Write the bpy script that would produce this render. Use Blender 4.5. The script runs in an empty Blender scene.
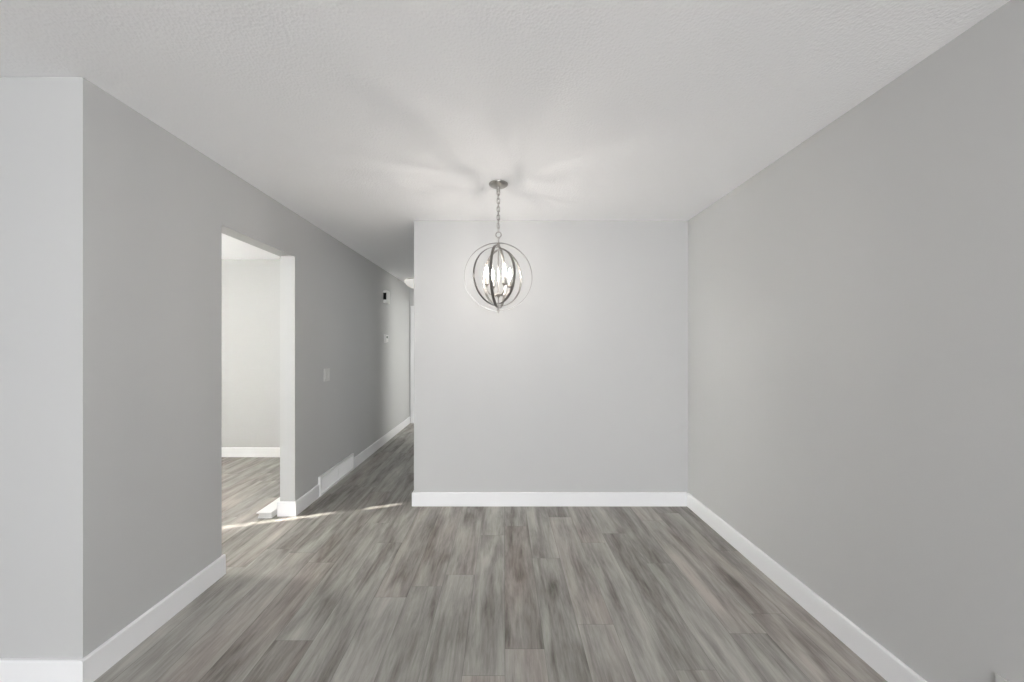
import bpy, bmesh, math, random
from mathutils import Vector, Matrix
random.seed(7)
S = bpy.context.scene
COL = S.collection
PI = math.pi

# ------------------------------------------------------------------ measures
CAM_H = 1.363
CEIL = 2.44
XR, XL, XP = 1.575, -1.684, -0.771      # right wall, left wall, hall side of the back wall
YB, YF = 3.39, 1.584                    # back wall, face of the front left wall
DN, DF, DT = 2.361, 3.19, 2.088         # doorway in the left wall: near, far, top
WT = 0.12                               # wall thickness
YE = 7.05                               # end of the hall
SRX, SRB = -4.60, 4.893                 # side room: left wall, back wall
LRX, LRY = -4.9, -3.6                   # living room: left wall, rear wall
BH, BT = 0.116, 0.015                   # baseboard

# ------------------------------------------------------------------ materials
def mat(name):
    m = bpy.data.materials.new(name)
    m.use_nodes = True
    nt = m.node_tree
    return m, nt, nt.nodes['Principled BSDF']

def node(nt, t, **kw):
    n = nt.nodes.new(t)
    for k, v in kw.items():
        setattr(n, k, v)
    return n

def simple(name, col, rough=0.5, metal=0.0, spec=0.5, bump=None):
    m, nt, b = mat(name)
    b.inputs['Base Color'].default_value = (*col, 1)
    b.inputs['Roughness'].default_value = rough
    b.inputs['Metallic'].default_value = metal
    b.inputs['Specular IOR Level'].default_value = spec
    if bump:
        scale, strength, dist = bump
        tc = node(nt, 'ShaderNodeTexCoord')
        nz = node(nt, 'ShaderNodeTexNoise')
        nz.inputs['Scale'].default_value = scale
        nz.inputs['Detail'].default_value = 3
        bp = node(nt, 'ShaderNodeBump')
        bp.inputs['Strength'].default_value = strength
        bp.inputs['Distance'].default_value = dist
        nt.links.new(tc.outputs['Object'], nz.inputs['Vector'])
        nt.links.new(nz.outputs['Fac'], bp.inputs['Height'])
        nt.links.new(bp.outputs['Normal'], b.inputs['Normal'])
    return m

M_WALL = simple('grey_wall_paint', (0.528, 0.529, 0.523), 0.55, spec=0.3, bump=(160, 0.25, 0.0006))
M_WALL2 = simple('grey_wall_paint_dimmed', (0.485, 0.487, 0.482), 0.6, spec=0.3, bump=(160, 0.25, 0.0006))  # same grey paint, darkened to offset the strong window light
M_TRIM = simple('white_trim_paint', (0.83, 0.83, 0.835), 0.35, spec=0.4)
M_PLASTIC = simple('white_plastic', (0.80, 0.80, 0.78), 0.35)
M_SWITCH = simple('almond_plastic', (0.62, 0.62, 0.60), 0.4)
M_OUTLET = simple('grey_plastic', (0.56, 0.56, 0.55), 0.4)
M_DARK = simple('dark_opening', (0.012, 0.012, 0.012), 0.7)
M_ENAMEL = simple('white_enamel', (0.82, 0.82, 0.81), 0.4)
M_SCREEN = simple('grey_display', (0.25, 0.28, 0.26), 0.2)
M_STRAP = simple('dark_brushed_nickel', (0.27, 0.258, 0.243), 0.30, metal=1.0, bump=(400, 0.1, 0.0003))
M_NICKEL = simple('brushed_nickel', (0.40, 0.383, 0.36), 0.30, metal=1.0, bump=(400, 0.1, 0.0003))
M_BLIND = None

def ceiling_material():
    m, nt, b = mat('stippled_ceiling_paint')
    b.inputs['Base Color'].default_value = (0.935, 0.935, 0.94, 1)
    b.inputs['Roughness'].default_value = 0.9
    b.inputs['Specular IOR Level'].default_value = 0.1
    tc = node(nt, 'ShaderNodeTexCoord')
    n1 = node(nt, 'ShaderNodeTexNoise')
    n1.inputs['Scale'].default_value = 105
    n1.inputs['Detail'].default_value = 4
    n1.inputs['Roughness'].default_value = 0.65
    v = node(nt, 'ShaderNodeTexVoronoi')
    v.inputs['Scale'].default_value = 85
    mx = node(nt, 'ShaderNodeMath', operation='ADD')
    bp = node(nt, 'ShaderNodeBump')
    bp.inputs['Strength'].default_value = 0.5
    bp.inputs['Distance'].default_value = 0.0028
    L = nt.links.new
    L(tc.outputs['Object'], n1.inputs['Vector'])
    L(tc.outputs['Object'], v.inputs['Vector'])
    L(n1.outputs['Fac'], mx.inputs[0])
    L(v.outputs['Distance'], mx.inputs[1])
    L(mx.outputs[0], bp.inputs['Height'])
    L(bp.outputs['Normal'], b.inputs['Normal'])
    return m
M_CEIL = ceiling_material()

PW, PL = 0.1778, 1.22                   # plank width and length
def floor_material():
    m, nt, b = mat('grey_vinyl_plank')
    L = nt.links.new
    at = node(nt, 'ShaderNodeAttribute', attribute_name='plank_uv')      # x: across (m), y: along (m), z: random
    ac = node(nt, 'ShaderNodeAttribute', attribute_name='plank_tone')
    sep = node(nt, 'ShaderNodeSeparateXYZ'); L(at.outputs['Vector'], sep.inputs[0])
    sc = node(nt, 'ShaderNodeSeparateXYZ'); L(ac.outputs['Vector'], sc.inputs[0])
    def math_(op, a, c=None, clamp=False):
        n = node(nt, 'ShaderNodeMath', operation=op, use_clamp=clamp)
        for i, s in enumerate((a, c)):
            if s is None: continue
            if isinstance(s, (int, float)): n.inputs[i].default_value = s
            else: L(s, n.inputs[i])
        return n.outputs[0]
    off = math_('MULTIPLY', sep.outputs['Z'], 37.0)
    def grain(sx, sy, scale, detail, rough, distort):
        cx = math_('ADD', math_('MULTIPLY', sep.outputs['X'], sx), off)
        cy = math_('ADD', math_('MULTIPLY', sep.outputs['Y'], sy), math_('MULTIPLY', off, 1.7))
        cmb = node(nt, 'ShaderNodeCombineXYZ'); L(cx, cmb.inputs[0]); L(cy, cmb.inputs[1]); L(off, cmb.inputs[2])
        nz = node(nt, 'ShaderNodeTexNoise')
        nz.inputs['Scale'].default_value = scale
        nz.inputs['Detail'].default_value = detail
        nz.inputs['Roughness'].default_value = rough
        nz.inputs['Distortion'].default_value = distort
        L(cmb.outputs[0], nz.inputs['Vector'])
        return nz.outputs['Fac']
    g1 = grain(1.0, 0.11, 13, 4, 0.55, 0.7)      # broad streaks
    g2 = grain(1.0, 0.09, 70, 6, 0.7, 0.4)       # fine grain
    g3 = grain(1.0, 0.35, 7, 2, 0.5, 0.3)         # soft blotches
    a = math_('MULTIPLY', math_('SUBTRACT', g1, 0.5), 1.75)
    c = math_('MULTIPLY', math_('SUBTRACT', g2, 0.5), 1.05)
    d = math_('MULTIPLY', math_('SUBTRACT', g3, 0.5), 0.70)
    t = math_('ADD', math_('ADD', a, c), d)
    t = math_('ADD', t, math_('MULTIPLY', math_('SUBTRACT', sc.outputs['X'], 0.5), 0.32))
    t = math_('ADD', t, 0.5, True)
    cr = node(nt, 'ShaderNodeValToRGB')
    e = cr.color_ramp.elements
    e[0].position = 0.0; e[0].color = (0.135, 0.123, 0.108, 1)
    e[1].position = 1.0; e[1].color = (0.46, 0.447, 0.412, 1)
    k = e.new(0.5); k.color = (0.305, 0.293, 0.268, 1)
    L(t, cr.inputs[0])
    # a few planks lean warm, a few cool
    mixw = node(nt, 'ShaderNodeMix', data_type='RGBA', blend_type='MULTIPLY')
    mixw.inputs['B'].default_value = (1.06, 0.975, 0.965, 1)
    g4 = grain(1.0, 0.25, 5, 2, 0.5, 0.2)
    L(math_('MULTIPLY', math_('GREATER_THAN', sc.outputs['Y'], 0.62), math_('MULTIPLY', math_('SUBTRACT', g4, 0.35), 2.2, True)), mixw.inputs['Factor'])
    L(cr.outputs[0], mixw.inputs['A'])
    # seams
    ex = math_('MINIMUM', sep.outputs['X'], math_('SUBTRACT', PW, sep.outputs['X']))
    ln = sc.outputs['Z']
    ey = math_('MINIMUM', sep.outputs['Y'], math_('SUBTRACT', ln, sep.outputs['Y']))
    ed = math_('MINIMUM', ex, ey)
    seam = math_('SUBTRACT', 1.0, math_('DIVIDE', ed, 0.0018), True)
    mixs = node(nt, 'ShaderNodeMix', data_type='RGBA', blend_type='MIX')
    mixs.inputs['B'].default_value = (0.075, 0.068, 0.06, 1)
    L(math_('MULTIPLY', seam, math_('ADD', 0.30, math_('MULTIPLY', sep.outputs['Z'], 0.6))), mixs.inputs['Factor'])
    L(mixw.outputs['Result'], mixs.inputs['A'])
    L(mixs.outputs['Result'], b.inputs['Base Color'])
    b.inputs['Specular IOR Level'].default_value = 0.32
    rr = math_('ADD', math_('MULTIPLY', g2, 0.16), 0.40)
    L(rr, b.inputs['Roughness'])
    bp = node(nt, 'ShaderNodeBump')
    bp.inputs['Strength'].default_value = 0.25
    bp.inputs['Distance'].default_value = 0.0012
    hh = math_('SUBTRACT', math_('MULTIPLY', g2, 0.5), seam)
    L(hh, bp.inputs['Height'])
    L(bp.outputs['Normal'], b.inputs['Normal'])
    return m
M_FLOOR = floor_material()

def emit_material(name, col, strength):
    m, nt, b = mat(name)
    b.inputs['Base Color'].default_value = (0.9, 0.88, 0.85, 1)
    b.inputs['Roughness'].default_value = 0.15
    b.inputs['Emission Color'].default_value = (*col, 1)
    b.inputs['Emission Strength'].default_value = strength
    return m
BULB_STRENGTH = 215.0
OPAL_STRENGTH = 0.25
M_BULB = emit_material('lit_bulb_glass', (1.0, 0.93, 0.86), BULB_STRENGTH)

M_OPAL = emit_material('opal_glass', (1.0, 0.97, 0.92), OPAL_STRENGTH)

def pane_material():
    m = bpy.data.materials.new('window_glass'); m.use_nodes = True
    nt = m.node_tree; nt.nodes.clear()
    o = node(nt, 'ShaderNodeOutputMaterial'); t = node(nt, 'ShaderNodeBsdfTransparent')
    g = node(nt, 'ShaderNodeBsdfGlossy'); g.inputs['Roughness'].default_value = 0.02
    mx = node(nt, 'ShaderNodeMixShader'); mx.inputs[0].default_value = 0.06
    nt.links.new(t.outputs[0], mx.inputs[1]); nt.links.new(g.outputs[0], mx.inputs[2]); nt.links.new(mx.outputs[0], o.inputs[0])
    return m
M_PANE = pane_material()

def blind_material():
    m = bpy.data.materials.new('woven_blind_fabric'); m.use_nodes = True
    nt = m.node_tree; nt.nodes.clear()
    o = node(nt, 'ShaderNodeOutputMaterial'); t = node(nt, 'ShaderNodeBsdfTranslucent')
    t.inputs[0].default_value = (0.85, 0.85, 0.85, 1)
    d = node(nt, 'ShaderNodeBsdfDiffuse'); d.inputs[0].default_value = (0.75, 0.75, 0.73, 1)
    mx = node(nt, 'ShaderNodeMixShader'); mx.inputs[0].default_value = 0.15
    nt.links.new(t.outputs[0], mx.inputs[1]); nt.links.new(d.outputs[0], mx.inputs[2]); nt.links.new(mx.outputs[0], o.inputs[0])
    return m
M_BLIND = blind_material()

# ------------------------------------------------------------------ mesh helpers
def box(bm, x0, x1, y0, y1, z0, z1, bevel=0.0, seg=2):
    x0, x1 = sorted((x0, x1)); y0, y1 = sorted((y0, y1)); z0, z1 = sorted((z0, z1))
    r = bmesh.ops.create_cube(bm, size=1)
    vs = r['verts']
    for v in vs:
        v.co = Vector(((x0+x1)/2 + v.co.x*(x1-x0), (y0+y1)/2 + v.co.y*(y1-y0), (z0+z1)/2 + v.co.z*(z1-z0)))
    if bevel > 0:
        es = {e for v in vs for e in v.link_edges}
        bmesh.ops.bevel(bm, geom=list(es), offset=bevel, segments=seg, affect='EDGES', profile=0.7)

def lathe(bm, prof, seg=32, axis_x=0, axis_y=0):
    rings = []
    for r, z in prof:
        if r < 1e-6:
            rings.append([bm.verts.new((axis_x, axis_y, z))])
        else:
            rings.append([bm.verts.new((axis_x + r*math.cos(2*PI*i/seg), axis_y + r*math.sin(2*PI*i/seg), z)) for i in range(seg)])
    for a, b in zip(rings, rings[1:]):
        for i in range(seg):
            j = (i+1) % seg
            if len(a) == 1 and len(b) == 1: continue
            if len(a) == 1: bm.faces.new((a[0], b[j], b[i]))
            elif len(b) == 1: bm.faces.new((a[i], a[j], b[0]))
            else: bm.faces.new((a[i], a[j], b[j], b[i]))

def tube(bm, pts, rad, seg=10, closed=False, up=Vector((0, 0, 1))):
    pts = [Vector(p) for p in pts]
    n = len(pts); rings = []
    nrm = None
    for i, p in enumerate(pts):
        if closed: t = pts[(i+1) % n] - pts[i-1]
        else: t = pts[min(i+1, n-1)] - pts[max(i-1, 0)]
        t.normalize()
        if nrm is None:
            nrm = t.cross(up)
            if nrm.length < 1e-4: nrm = t.cross(Vector((1, 0, 0)))
        nrm = (nrm - t*nrm.dot(t)).normalized()
        bn = t.cross(nrm)
        r = rad[i] if isinstance(rad, (list, tuple)) else rad
        rings.append([bm.verts.new(p + nrm*r*math.cos(2*PI*k/seg) + bn*r*math.sin(2*PI*k/seg)) for k in range(seg)])
    m = n if closed else n-1
    for i in range(m):
        a, b = rings[i], rings[(i+1) % n]
        for k in range(seg):
            l = (k+1) % seg
            bm.faces.new((a[k], a[l], b[l], b[k]))
    if not closed:
        bm.faces.new(rings[0][::-1]); bm.faces.new(rings[-1])

def obj(name, bm, m, parent=None, smooth=False, loc=None):
    bmesh.ops.recalc_face_normals(bm, faces=bm.faces)
    me = bpy.data.meshes.new(name); bm.to_mesh(me); bm.free()
    if isinstance(m, (list, tuple)):
        for x in m: me.materials.append(x)
    else: me.materials.append(m)
    if smooth:
        for p in me.polygons: p.use_smooth = True
        me.set_sharp_from_angle(angle=math.radians(40))
    o = bpy.data.objects.new(name, me); COL.objects.link(o)
    if parent: o.parent = parent
    if loc: o.location = loc
    return o

def thing(name, label, cat, loc, group=None, rot=(0, 0, 0)):
    o = bpy.data.objects.new(name, None); COL.objects.link(o)
    o.empty_display_size = 0.05
    o.location = loc; o.rotation_euler = rot
    o['label'] = label; o['category'] = cat
    if group: o['group'] = group
    return o

def struct(name, bm, m, label=None, cat=None, smooth=False):
    o = obj(name, bm, m, smooth=smooth)
    o['kind'] = 'structure'
    if label: o['label'] = label
    if cat: o['category'] = cat
    return o

def walls(name, boxes, m, label):
    bm = bmesh.new()
    for b in boxes: box(bm, *b)
    return struct(name, bm, m, label, 'wall')

# ------------------------------------------------------------------ floor: vinyl planks running into the depth
def build_floor():
    bm = bmesh.new()
    luv = bm.loops.layers.float_vector.new('plank_uv')
    ltn = bm.loops.layers.float_vector.new('plank_tone')
    # depth of a known end joint in the rows whose joints the photo shows
    X0 = 0.182
    known = {-7: 1.836, -5: 2.153, -4: 2.251, -3: 2.365, -1: 3.005, 1: 1.9425, 0: 2.55, -2: 2.86, 2: 2.75, 3: 1.668, 4: 2.49, 5: 3.1, 6: 2.02, 7: 1.42, -6: 2.75, -8: 2.50}
    xmin, xmax, ymin, ymax = LRX-0.1, XR+0.02, LRY-0.1, YE+0.1
    i0 = math.floor((xmin-X0)/PW); i1 = math.ceil((xmax-X0)/PW)
    for i in range(i0, i1):
        xa = X0 + i*PW
        rng = random.Random(i*31+5)
        jy = known.get(i, rng.random()*PL)
        y = jy - math.ceil((jy-ymin)/PL)*PL
        while y < ymax:
            r = rng.random(); tone = rng.random(); warm = rng.random()
            xs, xe = max(xa, xmin), min(xa+PW, xmax)
            ys, ye = max(y, ymin), min(y+PL, ymax)
            if xe > xs and ye > ys:
                vs = [bm.verts.new(p) for p in ((xs, ys, 0), (xe, ys, 0), (xe, ye, 0), (xs, ye, 0))]
                f = bm.faces.new(vs)
                for lp in f.loops:
                    lp[luv] = Vector((lp.vert.co.x-xa, lp.vert.co.y-y, r))
                    lp[ltn] = Vector((tone, warm, PL))
            y += PL
    # body of the floor under the planks
    box(bm, xmin, xmax, ymin, ymax, -0.12, -0.002)
    return struct('floor', bm, M_FLOOR, 'grey wood-look plank floor running from the foreground into the hall', 'floor')
build_floor()

# ------------------------------------------------------------------ ceiling and walls
bm = bmesh.new(); box(bm, LRX-0.12, 2.4, LRY-0.12, YF+WT, CEIL, CEIL+0.12); box(bm, SRX-WT, 2.4, YF+WT, YE+0.12, CEIL, CEIL+0.12)
struct('ceiling', bm, M_CEIL, 'white stippled ceiling over the whole room and hall', 'ceiling')

walls('wall_left', [(XL-WT, XL, YF, DN, 0, CEIL), (XL-WT, XL, DN, DF, DT, CEIL), (XL-WT, XL, DF, YE, 0, CEIL)], M_WALL,
      'long grey left wall with an open doorway, running into the hall')
walls('wall_front', [(LRX, XL-WT, YF, YF+WT, 0, CEIL)], M_WALL, 'grey wall face at the left edge, turned towards the camera')
walls('wall_back', [(XP, XR, YB, YB+WT, 0, CEIL)], M_WALL, 'plain grey back wall behind the chandelier')
walls('wall_right', [(XR, XR+WT, LRY, YB+WT, 0, CEIL)], M_WALL, 'long plain grey wall on the right')

HO0, HO1, HOT = 5.85, 6.93, 2.06
HD0, HD1 = 3.72, 4.90  # near hall opening, added so den light fills the hall
walls('wall_hall', [(XP, XP+WT, YB+WT, HD0, 0, CEIL), (XP, XP+WT, HD0, HD1, HOT, CEIL), (XP, XP+WT, HD1, HO0, 0, CEIL), (XP, XP+WT, HO0, HO1, HOT, CEIL), (XP, XP+WT, HO1, YE, 0, CEIL)], M_WALL,
      'right wall of the hall behind the back wall')
walls('wall_end', [(XL-WT, -1.57, YE, YE+WT, 0, CEIL), (-1.57, -0.85, YE, YE+WT, 2.02, CEIL), (-0.85, 2.3, YE, YE+WT, 0, CEIL)], M_WALL,
      'wall with a white door at the far end of the hall')
# bright room off the end of the hall
RX = 0.9
BW = (5.40, 6.98, 0.9, 2.15)
walls('wall_bath', [(RX, RX+0.12, 5.2, BW[0], 0, CEIL), (RX, RX+0.12, BW[1], YE, 0, CEIL), (RX, RX+0.12, BW[0], BW[1], 0, BW[2]),
                    (RX, RX+0.12, BW[0], BW[1], BW[3], CEIL), (XP+WT, RX, 5.2, 5.32, 0, CEIL)], M_WALL2, 'walls of the bright room off the hall')
# unseen room added behind the back wall; its window lights the hall
DW = (3.60, 5.10, 0.9, 2.15)
walls('wall_added_den', [(RX, RX+0.12, YB+WT, DW[0], 0, CEIL), (RX, RX+0.12, DW[1], 5.2, 0, CEIL), (RX, RX+0.12, DW[0], DW[1], 0, DW[2]),
                   (RX, RX+0.12, DW[0], DW[1], DW[3], CEIL)], M_WALL2, 'walls of an unseen room added behind the back wall to light the hall')
# side room seen through the doorway
SW = (2.015, 3.25, 0.90, 2.34)
walls('wall_side', [(SRX-WT, SRX, YF+WT, SW[0], 0, CEIL), (SRX-WT, SRX, SW[1], SRB, 0, CEIL), (SRX-WT, SRX, SW[0], SW[1], 0, SW[2]),
                    (SRX-WT, SRX, SW[0], SW[1], SW[3], CEIL), (SRX-WT, XL-WT, SRB, SRB+WT, 0, CEIL)], M_WALL2,
      'grey wall of the room seen through the doorway')
# living room behind the camera with its picture windows
RW = [(-1.05, 1.00, 0.75, 2.15)]
rb = []
xs = LRX-WT
for a, b_, z0, z1 in RW:
    rb += [(xs, a, LRY-WT, LRY, 0, CEIL), (a, b_, LRY-WT, LRY, 0, z0), (a, b_, LRY-WT, LRY, z1, CEIL)]
    xs = b_
rb.append((xs, XR+WT, LRY-WT, LRY, 0, CEIL))
walls('wall_rear', rb, M_WALL, 'wall behind the camera with two windows')
walls('wall_outer', [(LRX-WT, LRX, LRY, YF+WT, 0, CEIL)], M_WALL, 'left wall of the living room behind the camera')

# ------------------------------------------------------------------ windows (out of the picture; they give the daylight)
def window(name, axis, pos, a, b_, z0, z1, rails, posts):
    """axis 'x': lies in a wall of constant x; frame is 4 cm proud of nothing, inside the wall thickness"""
    bm = bmesh.new(); d0, d1 = pos-0.08, pos-0.03
    def bar(u0, u1, w0, w1):
        if axis == 'x': box(bm, d0, d1, u0, u1, w0, w1, 0.004)
        else: box(bm, u0, u1, d0, d1, w0, w1, 0.004)
    t = 0.05
    bar(a, a+t*0.4, z0, z1); bar(b_-t, b_, z0, z1); bar(a, b_, z0, z0+t); bar(a, b_, z1-t*0.4, z1)
    for z, h in rails: bar(a, b_, z-h/2, z+h/2)
    for p in posts: bar(p-0.025, p+0.025, z0, z1)
    o = struct(name, bm, M_TRIM, 'white window frame out of view', 'window')
    bm = bmesh.new()
    if axis == 'x': box(bm, pos-0.058, pos-0.052, a, b_, z0, z1)
    else: box(bm, a, b_, pos-0.058, pos-0.052, z0, z1)
    obj('pane', bm, M_PANE, o)
    return o
window('window_1', 'x', SRX, *SW, [(2.07, 0.12)], [])
window('window_2', 'y', LRY, *RW[0], [], [-0.025])
window('window_4', 'x', RX+0.12, *DW, [(1.55, 0.05)], [])  # unseen den window, added for the hall fill light
window('window_3', 'x', RX+0.12, BW[0], BW[1], BW[2], BW[3], [(1.55, 0.05)], [])
# unseen blind added to cut the sun to a slit at its near edge
bm = bmesh.new()
box(bm, SRX+0.010, SRX+0.013, SW[0]+0.105, SW[1]+0.06, 0.84, 2.40)
tube(bm, [(SRX+0.03, SW[0]+0.11, 2.41), (SRX+0.03, SW[1]+0.06, 2.41)], 0.022, 12)
box(bm, SRX+0.006, SRX+0.018, SW[0]+0.105, SW[1]+0.06, 0.82, 0.845, 0.003)
o = struct('trim_1', bm, M_BLIND, 'white roller blind added over the side room window, out of view, cutting the sun to a slit', 'blind')

# ------------------------------------------------------------------ baseboards: flat boards with an eased top edge
def baseboard(name, runs, label):
    """runs: (p0, p1, normal, ext0, ext1) on the wall face; the board stands BT proud of it"""
    bm = bmesh.new()
    prof = [(0, 0), (BT, 0), (BT, BH-0.006), (BT-0.002, BH-0.002), (BT-0.006, BH), (0, BH)]
    for p0, p1, nrm in runs:
        p0 = Vector((*p0, 0)); p1 = Vector((*p1, 0)); n = Vector((*nrm, 0))
        a = [bm.verts.new(p0 + n*d + Vector((0, 0, z))) for d, z in prof]
        b = [bm.verts.new(p1 + n*d + Vector((0, 0, z))) for d, z in prof]
        for i in range(len(prof)):
            j = (i+1) % len(prof)
            bm.faces.new((a[i], a[j], b[j], b[i]))
        bm.faces.new(a[::-1]); bm.faces.new(b)
    return struct(name, bm, M_TRIM, label, 'baseboard')

GR0, GR1 = 3.585, 4.387               # return air grille in the hall
e = BT
baseboard('baseboard_left', [((XL, YF-e), (XL, DN+e), (1, 0)), ((XL-WT-e, DN), (XL+0.0, DN), (0, 1))],
          'white baseboard on the left wall in front of the doorway')
baseboard('baseboard_front', [((LRX, YF), (XL, YF), (0, -1))], 'white baseboard under the wall face at the left edge')
baseboard('baseboard_hall', [((XL, DF-e), (XL, GR0), (1, 0)), ((XL, GR1), (XL, YE), (1, 0)), ((XL-WT-e, DF), (XL, DF), (0, -1))],
          'white baseboard beyond the doorway, along the hall')
baseboard('baseboard_back', [((XP-e, YB), (XR-e, YB), (0, -1)), ((XP, YB), (XP, HD0-0.06), (-1, 0)), ((XP, HD1+0.06), (XP, HO0-0.06), (-1, 0))], 'white baseboard along the back wall')
baseboard('baseboard_right', [((XR, LRY), (XR, YB-e), (-1, 0))], 'white baseboard along the right wall')
baseboard('baseboard_side', [((SRX, SRB), (XL-WT, SRB), (0, -1)), ((XL-WT, DF), (XL-WT, SRB-e), (-1, 0)), ((XL-WT, YF+WT), (XL-WT, DN+0), (-1, 0))],
          'white baseboard of the room seen through the doorway')
baseboard('baseboard_rear', [((LRX, LRY), (XR-e, LRY), (0, 1))], 'white baseboard behind the camera')

# ------------------------------------------------------------------ door at the end of the hall, with casing
bm = bmesh.new()
for x0, x1, z0, z1 in ((-1.66, -1.57, 0, 2.02), (-0.85, -0.775, 0, 2.02), (-1.66, -0.775, 2.02, 2.085)):
    box(bm, x0, x1, YE-0.018, YE-0.0005, z0, z1, 0.003)
struct('trim_2', bm, M_TRIM, 'white casing around the door at the end of the hall', 'trim')
bm = bmesh.new()
box(bm, -1.567, -0.853, YE+0.03, YE+0.065, 0.008, 2.017, 0.002)
for x0, x1 in ((-1.46, -1.24), (-1.18, -0.96)):
    for z0, z1 in ((0.2, 0.85), (1.0, 1.85)):
        for q in ((x0, x1, z0, z0+0.02), (x0, x1, z1-0.02, z1), (x0, x0+0.02, z0, z1), (x1-0.02, x1, z0, z1)):
            box(bm, q[0], q[1], YE+0.022, YE+0.031, q[2], q[3], 0.003)
d = struct('door_1', bm, M_TRIM, 'white panelled door at the far end of the hall', 'door')
bm = bmesh.new()
pr = [(0.0, 0.0), (0.03, 0.0), (0.03, 0.006), (0.011, 0.010), (0.011, 0.032), (0.024, 0.040), (0.028, 0.052), (0.022, 0.062), (0.0, 0.066)]
lathe(bm, pr, 20)
h = obj('door_handle', bm, M_NICKEL, d, True, (-0.92, YE+0.03, 0.95)); h.rotation_euler = (PI/2, 0, 0)
for nm, a, b_, lb in (('trim_3', HO0, HO1, 'white casing around the far opening on the right of the hall'), ('trim_4', HD0, HD1, 'white casing around the near opening added on the right of the hall for light')):
    bm = bmesh.new()
    for y0, y1, z0, z1 in ((a-0.06, a, 0, HOT), (b_, b_+0.06, 0, HOT), (a-0.06, b_+0.06, HOT, HOT+0.06)):
        box(bm, XP-0.015, XP-0.0005, y0, y1, z0, z1, 0.003)
    struct(nm, bm, M_TRIM, lb, 'trim')

# ------------------------------------------------------------------ flush ceiling light near the end of the hall
fl = thing('ceiling_light', 'white glass bowl ceiling light near the far end of the hall', 'ceiling light', (-1.40, 6.35, CEIL))
bm = bmesh.new(); lathe(bm, [(0, -0.0005), (0.150, -0.0005), (0.152, -0.010), (0.146, -0.020), (0, -0.020)], 40)
obj('base', bm, M_NICKEL, fl, True)
bm = bmesh.new(); lathe(bm, [(0.146, -0.021), (0.196, -0.022), (0.200, -0.030), (0.192, -0.055), (0.172, -0.085), (0.135, -0.118), (0.085, -0.142), (0.030, -0.154), (0.0, -0.156)], 48)
obj('glass_bowl', bm, M_OPAL, fl, True)
bm = bmesh.new(); lathe(bm, [(0, -0.155), (0.012, -0.157), (0.014, -0.164), (0.006, -0.170), (0.007, -0.178), (0, -0.184)], 16)
obj('finial', bm, M_NICKEL, fl, True)

# ------------------------------------------------------------------ return air grille
g = thing('return_air_grille', 'long white return air grille set in the baseboard of the left hall wall', 'vent', (XL, (GR0+GR1)/2, 0))
hl = (GR1-GR0)/2; GZ0, GZ1, GT = 0.002, 0.182, 0.022
bm = bmesh.new()
for y0, y1, z0, z1 in ((-hl, -hl+0.022, GZ0, GZ1), (hl-0.022, hl, GZ0, GZ1), (-hl+0.022, hl-0.022, GZ1-0.022, GZ1), (-hl+0.022, hl-0.022, GZ0, GZ0+0.022)):
    box(bm, 0.001, GT, y0, y1, z0, z1, 0.002)
obj('frame', bm, M_ENAMEL, g)
bm = bmesh.new()
n = 44
for i in range(n):
    y = -hl+0.03 + (2*hl-0.06)*i/(n-1)
    r = bmesh.ops.create_cube(bm, size=1)
    for v in r['verts']:
        p = Vector((v.co.x*0.020, v.co.y*0.0045, v.co.z*(GZ1-GZ0-0.044)))
        p = Matrix.Rotation(math.radians(28), 3, 'Z') @ p
        v.co = p + Vector((0.0105, y, (GZ0+GZ1)/2))
box(bm, 0.014, 0.018, -0.006, 0.006, GZ0+0.022, GZ1-0.022)
obj('louvers', bm, M_ENAMEL, g)
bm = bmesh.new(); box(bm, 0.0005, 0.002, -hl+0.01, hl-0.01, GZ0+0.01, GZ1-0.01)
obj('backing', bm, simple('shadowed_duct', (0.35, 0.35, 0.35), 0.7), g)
for y in (-hl+0.011, hl-0.011):
    bm = bmesh.new()
    r = bmesh.ops.create_uvsphere(bm, u_segments=10, v_segments=6, radius=0.005)
    for v in r['verts']: v.co = Vector((GT + v.co.x*0.4, y+v.co.y, 0.092+v.co.z))
    obj('screw', bm, M_ENAMEL, g, True)

# ------------------------------------------------------------------ floor diffuser beside the doorway
FX0, FX1, FY0, FY1, FH = -1.955, -1.838, 3.125, 3.50, 0.052
t = thing('floor_register', 'low white metal floor register beside the far jamb of the doorway', 'vent', ((FX0+FX1)/2, (FY0+FY1)/2, 0))
w2, l2 = (FX1-FX0)/2, (FY1-FY0)/2
bm = bmesh.new()
box(bm, -w2, w2, -l2, l2, FH-0.010, FH, 0.003)
obj('top', bm, M_ENAMEL, t)
bm = bmesh.new()
# tapered hood below the top
zs = FH-0.0105
for sx in (0,):
    lo = [(-w2+0.002, -l2+0.014), (w2-0.004, -l2+0.014), (w2-0.004, l2-0.014), (-w2+0.002, l2-0.014)]
    hi = [(-w2+0.016, -l2+0.018), (w2-0.004, -l2+0.018), (w2-0.004, l2-0.018), (-w2+0.016, l2-0.018)]
    a = [bm.verts.new((x, y, 0.001)) for x, y in lo]; b = [bm.verts.new((x, y, zs)) for x, y in hi]
    for i in range(4): bm.faces.new((a[i], a[(i+1) % 4], b[(i+1) % 4], b[i]))
    bm.faces.new(b); bm.faces.new(a[::-1])
obj('body', bm, M_ENAMEL, t)
bm = bmesh.new()
for i in range(14):
    y = -l2+0.04 + (2*l2-0.08)*i/13
    box(bm, -w2-0.001, -w2+0.016, y-0.004, y+0.004, 0.010, 0.034, 0.001)
obj('louvers', bm, M_ENAMEL, t)

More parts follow.
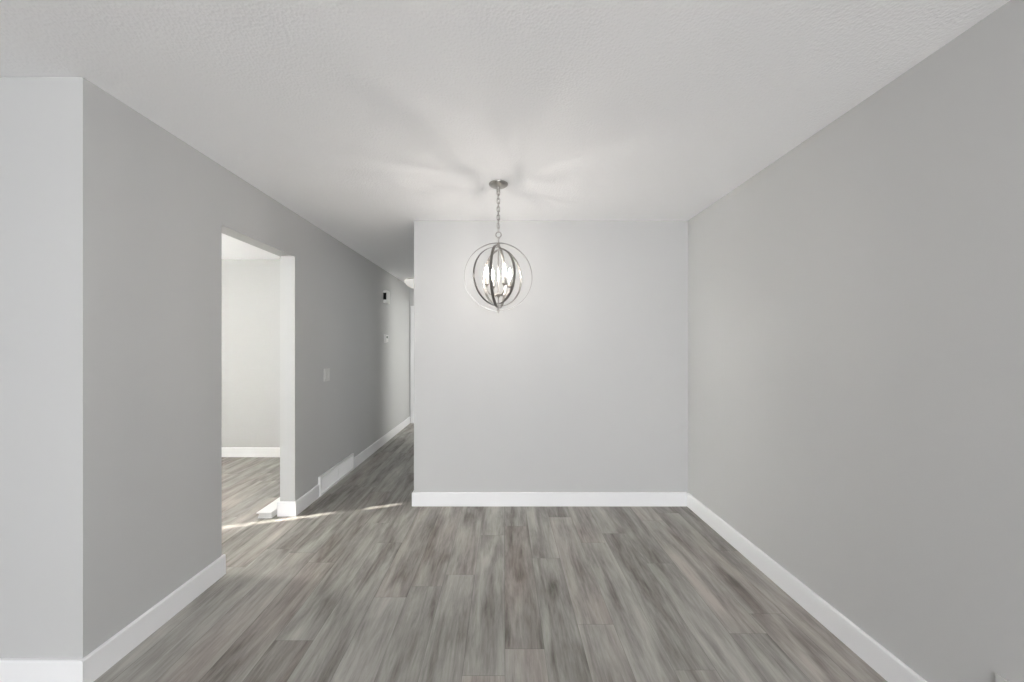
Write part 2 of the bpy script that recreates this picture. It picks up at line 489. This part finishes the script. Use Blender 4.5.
# ------------------------------------------------------------------ double light switch on the left wall
s = thing('light_switch', 'white double light switch plate on the left wall past the doorway', 'light switch', (XL, 3.757, 1.095))
bm = bmesh.new(); box(bm, 0.0005, 0.0065, -0.0585, 0.0585, -0.060, 0.060, 0.003)
obj('plate', bm, M_SWITCH, s)
for y in (-0.023, 0.023):
    bm = bmesh.new(); box(bm, 0.0066, 0.0105, -0.0165, 0.0165, -0.033, 0.033, 0.0015)
    for v in bm.verts: v.co.x += 0.002*(v.co.z/0.033)*(1 if y > 0 else -1) if v.co.x > 0.009 else 0
    obj('rocker', bm, M_SWITCH, s, loc=(0, y, 0))
# ------------------------------------------------------------------ thermostat
th = thing('thermostat', 'small white thermostat on the left hall wall below the door chime', 'thermostat', (XL, 5.615, 1.475))
bm = bmesh.new(); box(bm, 0.0005, 0.006, -0.062, 0.062, -0.056, 0.056, 0.003); obj('mounting_plate', bm, M_PLASTIC, th)
bm = bmesh.new(); box(bm, 0.0062, 0.028, -0.056, 0.056, -0.050, 0.050, 0.005); obj('cover', bm, M_PLASTIC, th)
bm = bmesh.new(); box(bm, 0.0281, 0.0288, -0.035, 0.035, 0.005, 0.035, 0.0003); obj('screen', bm, M_SCREEN, th)
for y in (-0.02, 0.02):
    bm = bmesh.new(); box(bm, 0.0281, 0.030, y-0.009, y+0.009, -0.032, -0.018, 0.0006)
    obj('button', bm, M_PLASTIC, th)
# ------------------------------------------------------------------ door chime, open at its near side
ch = thing('door_chime', 'white door chime box with dark open side, high on the left hall wall', 'door chime', (XL, 5.60, 2.06))
hy, hz, dp = 0.078, 0.088, 0.048
bm = bmesh.new()
box(bm, dp-0.006, dp, -hy, hy, -hz, hz, 0.003)
box(bm, 0.0005, dp-0.0062, hy-0.005, hy, -hz, hz)
box(bm, 0.0005, dp-0.0062, -hy, hy-0.0052, hz-0.006, hz)
box(bm, 0.0005, dp-0.0062, -hy, hy-0.0052, -hz, -hz+0.006)
box(bm, 0.0005, dp-0.0062, -hy, -hy+0.004, -hz+0.0062, -hz+0.045)
box(bm, 0.0005, dp-0.0062, -hy, -hy+0.004, hz-0.035, hz-0.0062)
obj('cover', bm, M_PLASTIC, ch)
bm = bmesh.new(); box(bm, 0.0005, 0.008, -hy+0.006, hy-0.006, -hz+0.007, hz-0.007); obj('mounting_plate', bm, M_DARK, ch)
for y in (-0.045, 0.0):
    bm = bmesh.new(); tube(bm, [(0.024, y, -0.07), (0.024, y, 0.07)], 0.011, 14)
    obj('chime_bar', bm, M_DARK, ch, True)
# ------------------------------------------------------------------ outlet low on the right wall
ou = thing('wall_outlet', 'pale grey power outlet low on the right wall, cut by the bottom of the picture', 'outlet', (XR, 1.229, 0.262))
bm = bmesh.new(); box(bm, -0.0065, -0.0005, -0.036, 0.036, -0.059, 0.059, 0.003); obj('plate', bm, M_OUTLET, ou)
for z in (-0.02, 0.02):
    bm = bmesh.new(); box(bm, -0.0085, -0.0066, -0.0165, 0.0165, -0.0145, 0.0145, 0.0015)
    r = obj('receptacle', bm, M_OUTLET, ou, loc=(0, 0, z))
    bm = bmesh.new()
    for y in (-0.006, 0.006): box(bm, -0.0089, -0.0086, y-0.001, y+0.001, -0.003, 0.006)
    box(bm, -0.0089, -0.0086, -0.002, 0.002, -0.010, -0.006)
    obj('slots', bm, M_DARK, r)
bm = bmesh.new(); box(bm, -0.0078, -0.0066, -0.003, 0.003, -0.003, 0.003, 0.0008); obj('screw', bm, M_NICKEL, ou)

# ------------------------------------------------------------------ chandelier
CX, CY = -0.037, 2.62
OZ = 1.824 - CEIL                      # orb centre, relative to the ceiling
c = thing('chandelier', 'brushed nickel orb chandelier of nested rings hanging on a chain from the ceiling', 'chandelier', (CX, CY, CEIL))
bm = bmesh.new()
lathe(bm, [(0, -0.0005), (0.063, -0.0005), (0.0635, -0.005), (0.061, -0.010), (0.050, -0.018), (0.032, -0.024), (0.012, -0.027), (0.010, -0.034), (0, -0.036)], 40)
obj('canopy', bm, M_NICKEL, c, True)
bm = bmesh.new()
tube(bm, [(0.009*math.cos(a), 0, -0.043 + 0.011*math.sin(a)) for a in [2*PI*i/20 for i in range(20)]], 0.0022, 8, True, Vector((0, 1, 0)))
obj('canopy_loop', bm, M_NICKEL, c, True)
ztop, zbot = -0.046, 1.363 + (346.5-232.0)*CY/396 - CEIL
nl = 10; pitch = (ztop - zbot)/nl
def link_bm(L, w, r):
    bm = bmesh.new(); pts = []
    for i in range(24):
        a = 2*PI*i/24
        pts.append((w*math.cos(a), 0, math.copysign(max(L/2-w, 0), math.sin(a)) + w*math.sin(a)))
    tube(bm, pts, r, 8, True, Vector((0, 1, 0))); return bm
proto = None
for i in range(nl):
    if proto is None:
        proto = obj('chain_link', link_bm(pitch+0.0095, 0.0095, 0.0024), M_NICKEL, c, True); lk = proto
    else:
        lk = proto.copy(); COL.objects.link(lk); lk.parent = c
    lk.location = (0, 0, ztop - pitch*(i+0.5))
    lk.rotation_euler = (0, 0, (PI/2 if i % 2 else 0) + 0.35)
bm = bmesh.new()
tube(bm, [(0.004*math.cos(i*0.9), 0.004*math.sin(i*0.9), -0.034 + (zbot+0.034)*i/40) for i in range(41)], 0.0016, 6)
obj('cord', bm, M_NICKEL, c, True)
lz = 1.363 + (346.5-234.6)*CY/396 - CEIL
bm = bmesh.new()
tube(bm, [(0.018*math.cos(a), 0, lz + 0.018*math.sin(a)) for a in [2*PI*i/28 for i in range(28)]], 0.0035, 8, True, Vector((0, 1, 0)))
obj('hanging_ring', bm, M_NICKEL, c, True)
RA = 0.2255
bm = bmesh.new()
tp = OZ + RA
lathe(bm, [(0, lz-0.0185), (0.006, lz-0.019), (0.0075, lz-0.026), (0.005, lz-0.032), (0.005, tp-0.002), (0.012, tp-0.004), (0.012, tp-0.010), (0.006, tp-0.014), (0.006, tp-0.055), (0.0035, tp-0.06)], 18)
obj('top_stem', bm, M_NICKEL, c, True)
bm = bmesh.new()
lathe(bm, [(0.0045, tp-0.058), (0.0045, OZ-0.105), (0.0, OZ-0.105)], 14)
obj('centre_rod', bm, M_NICKEL, c, True)
# nested strap rings; each turns about the vertical axis through its two pivots
def ring_bm(R, width, th):
    bm = bmesh.new(); N = 96; rows = []
    for i in range(N):
        a = 2*PI*i/N; d = Vector((math.cos(a), 0, math.sin(a))); row = []
        for r, y in ((R, -width/2), (R, width/2), (R-th, width/2), (R-th, -width/2)):
            row.append(bm.verts.new(d*r + Vector((0, y, 0))))
        rows.append(row)
    for i in range(N):
        a, b = rows[i], rows[(i+1) % N]
        for k in range(4):
            l = (k+1) % 4
            bm.faces.new((a[k], a[l], b[l], b[k]))
    return bm
for R, ang in ((RA, 4), (0.207, 77.5), (0.1945, 37), (0.180, -55)):
    o = obj('orb_ring', ring_bm(R, 0.0178, 0.0030), M_STRAP, c, True, (0, 0, OZ))
    o.rotation_euler = (0, 0, math.radians(ang))
bm = bmesh.new()
bz = OZ - RA
lathe(bm, [(0, OZ-0.104), (0.004, OZ-0.106), (0.016, OZ-0.112), (0.018, OZ-0.122), (0.010, OZ-0.130), (0.0045, OZ-0.138), (0.0045, bz+0.010), (0.011, bz+0.006), (0.012, bz-0.003), (0.006, bz-0.006), (0.005, bz-0.012), (0.0, bz-0.018)], 20)
obj('hub_and_finial', bm, M_NICKEL, c, True)
AR = 0.086
for k in range(4):
    th_ = math.radians(28 + 90*k)
    d = Vector((math.cos(th_), math.sin(th_), 0))
    pts = []
    for i in range(17):
        u = i/16
        x = 0.012 + (AR-0.012)*math.sin(u*PI/2)
        z = OZ - 0.118 - 0.012*math.sin(u*PI) + 0.050*(1-math.cos(u*PI/2))
        pts.append(d*x + Vector((0, 0, z)))
    bm = bmesh.new(); tube(bm, pts, 0.0040, 10)
    arm = obj('arm', bm, M_NICKEL, c, True)
    p = pts[-1]; z0 = p.z
    bm = bmesh.new(); lathe(bm, [(0, z0-0.004), (0.007, z0-0.003), (0.009, z0+0.003), (0.017, z0+0.008), (0.019, z0+0.012), (0.012, z0+0.0125), (0.0, z0+0.0125)], 20, p.x, p.y)
    obj('candle_cup', bm, M_NICKEL, arm, True)
    bm = bmesh.new(); lathe(bm, [(0, z0+0.013), (0.0110, z0+0.013), (0.0110, z0+0.058), (0.009, z0+0.060), (0, z0+0.060)], 18, p.x, p.y)
    obj('candle_sleeve', bm, M_NICKEL, arm, True)
    zb = z0+0.0605
    bm = bmesh.new(); lathe(bm, [(0, zb), (0.006, zb), (0.007, zb+0.008), (0.0098, zb+0.020), (0.0105, zb+0.028), (0.0092, zb+0.040), (0.0058, zb+0.054), (0.0026, zb+0.066), (0.0, zb+0.071)], 12, p.x, p.y)
    obj('bulb', bm, M_BULB, arm, True)

# ------------------------------------------------------------------ daylight
E_REAR, E_SIDE, E_BATH, E_DEN_FILL, E_SUN = 220.0, 390.0, 51.0, 7.0, 13.0
w = bpy.data.worlds.new('overcast_sky'); S.world = w; w.use_nodes = True
bg = w.node_tree.nodes['Background']
bg.inputs[0].default_value = (0.90, 0.95, 1.0, 1); bg.inputs[1].default_value = 1.0
def daylight(name, loc, rot, sx, sy, energy, col=(0.955, 0.97, 1.0)):
    """sky light entering through one window: stands just outside its glass"""
    l = bpy.data.lights.new(name, 'AREA'); l.shape = 'RECTANGLE'; l.size = sx; l.size_y = sy
    l.energy = energy; l.color = col
    o = bpy.data.objects.new(name, l); COL.objects.link(o); o.location = loc; o.rotation_euler = rot
for a, b_, z0, z1 in RW:
    daylight('rear_window_daylight', ((a+b_)/2, LRY-WT-0.03, (z0+z1)/2), (PI/2, 0, 0), b_-a, z1-z0, E_REAR)
daylight('side_window_daylight', (SRX-WT-0.03, (SW[0]+SW[1])/2, (SW[2]+SW[3])/2), (PI/2, 0, -PI/2), SW[1]-SW[0], SW[3]-SW[2], E_SIDE, (1.0, 0.99, 0.955))
daylight('bath_window_daylight', (RX+0.15, (BW[0]+BW[1])/2, (BW[2]+BW[3])/2), (PI/2, 0, PI/2), BW[1]-BW[0], BW[3]-BW[2], E_BATH, (1.0, 0.995, 0.95))
daylight('den_fill_light', (RX+0.15, (DW[0]+DW[1])/2, (DW[2]+DW[3])/2), (PI/2, 0, PI/2), DW[1]-DW[0], DW[3]-DW[2], E_DEN_FILL, (1.0, 0.995, 0.95))  # fill light added for the hall, set at the den window
sd = Vector((1.0, 0.36, 0)).normalized(); sd.z = -0.576
l = bpy.data.lights.new('sun', 'SUN'); l.energy = E_SUN; l.angle = math.radians(0.4); l.color = (1.0, 0.95, 0.87)
o = bpy.data.objects.new('sun', l); COL.objects.link(o); o.rotation_euler = sd.to_track_quat('-Z', 'Y').to_euler()
o.location = (-8, 0, 5)

# ------------------------------------------------------------------ camera
cam = bpy.data.cameras.new('camera'); co = bpy.data.objects.new('camera', cam); COL.objects.link(co)
co.location = (0, 0, CAM_H); co.rotation_euler = (PI/2, 0, 0)
cam.sensor_width = 36; cam.lens = 396/1024*36
cam.shift_x = 8/1024; cam.shift_y = 5.5/1024
cam.clip_start = 0.02
S.camera = co
S.view_settings.view_transform = 'Standard'; S.view_settings.look = 'None'
S.view_settings.gamma = 1.0; S.view_settings.use_curve_mapping = False
S.view_settings.exposure = 0.18
S.cycles.use_denoising = True
S.cycles.max_bounces = 16; S.cycles.diffuse_bounces = 10; S.cycles.transparent_max_bounces = 12
S.cycles.sample_clamp_indirect = 20
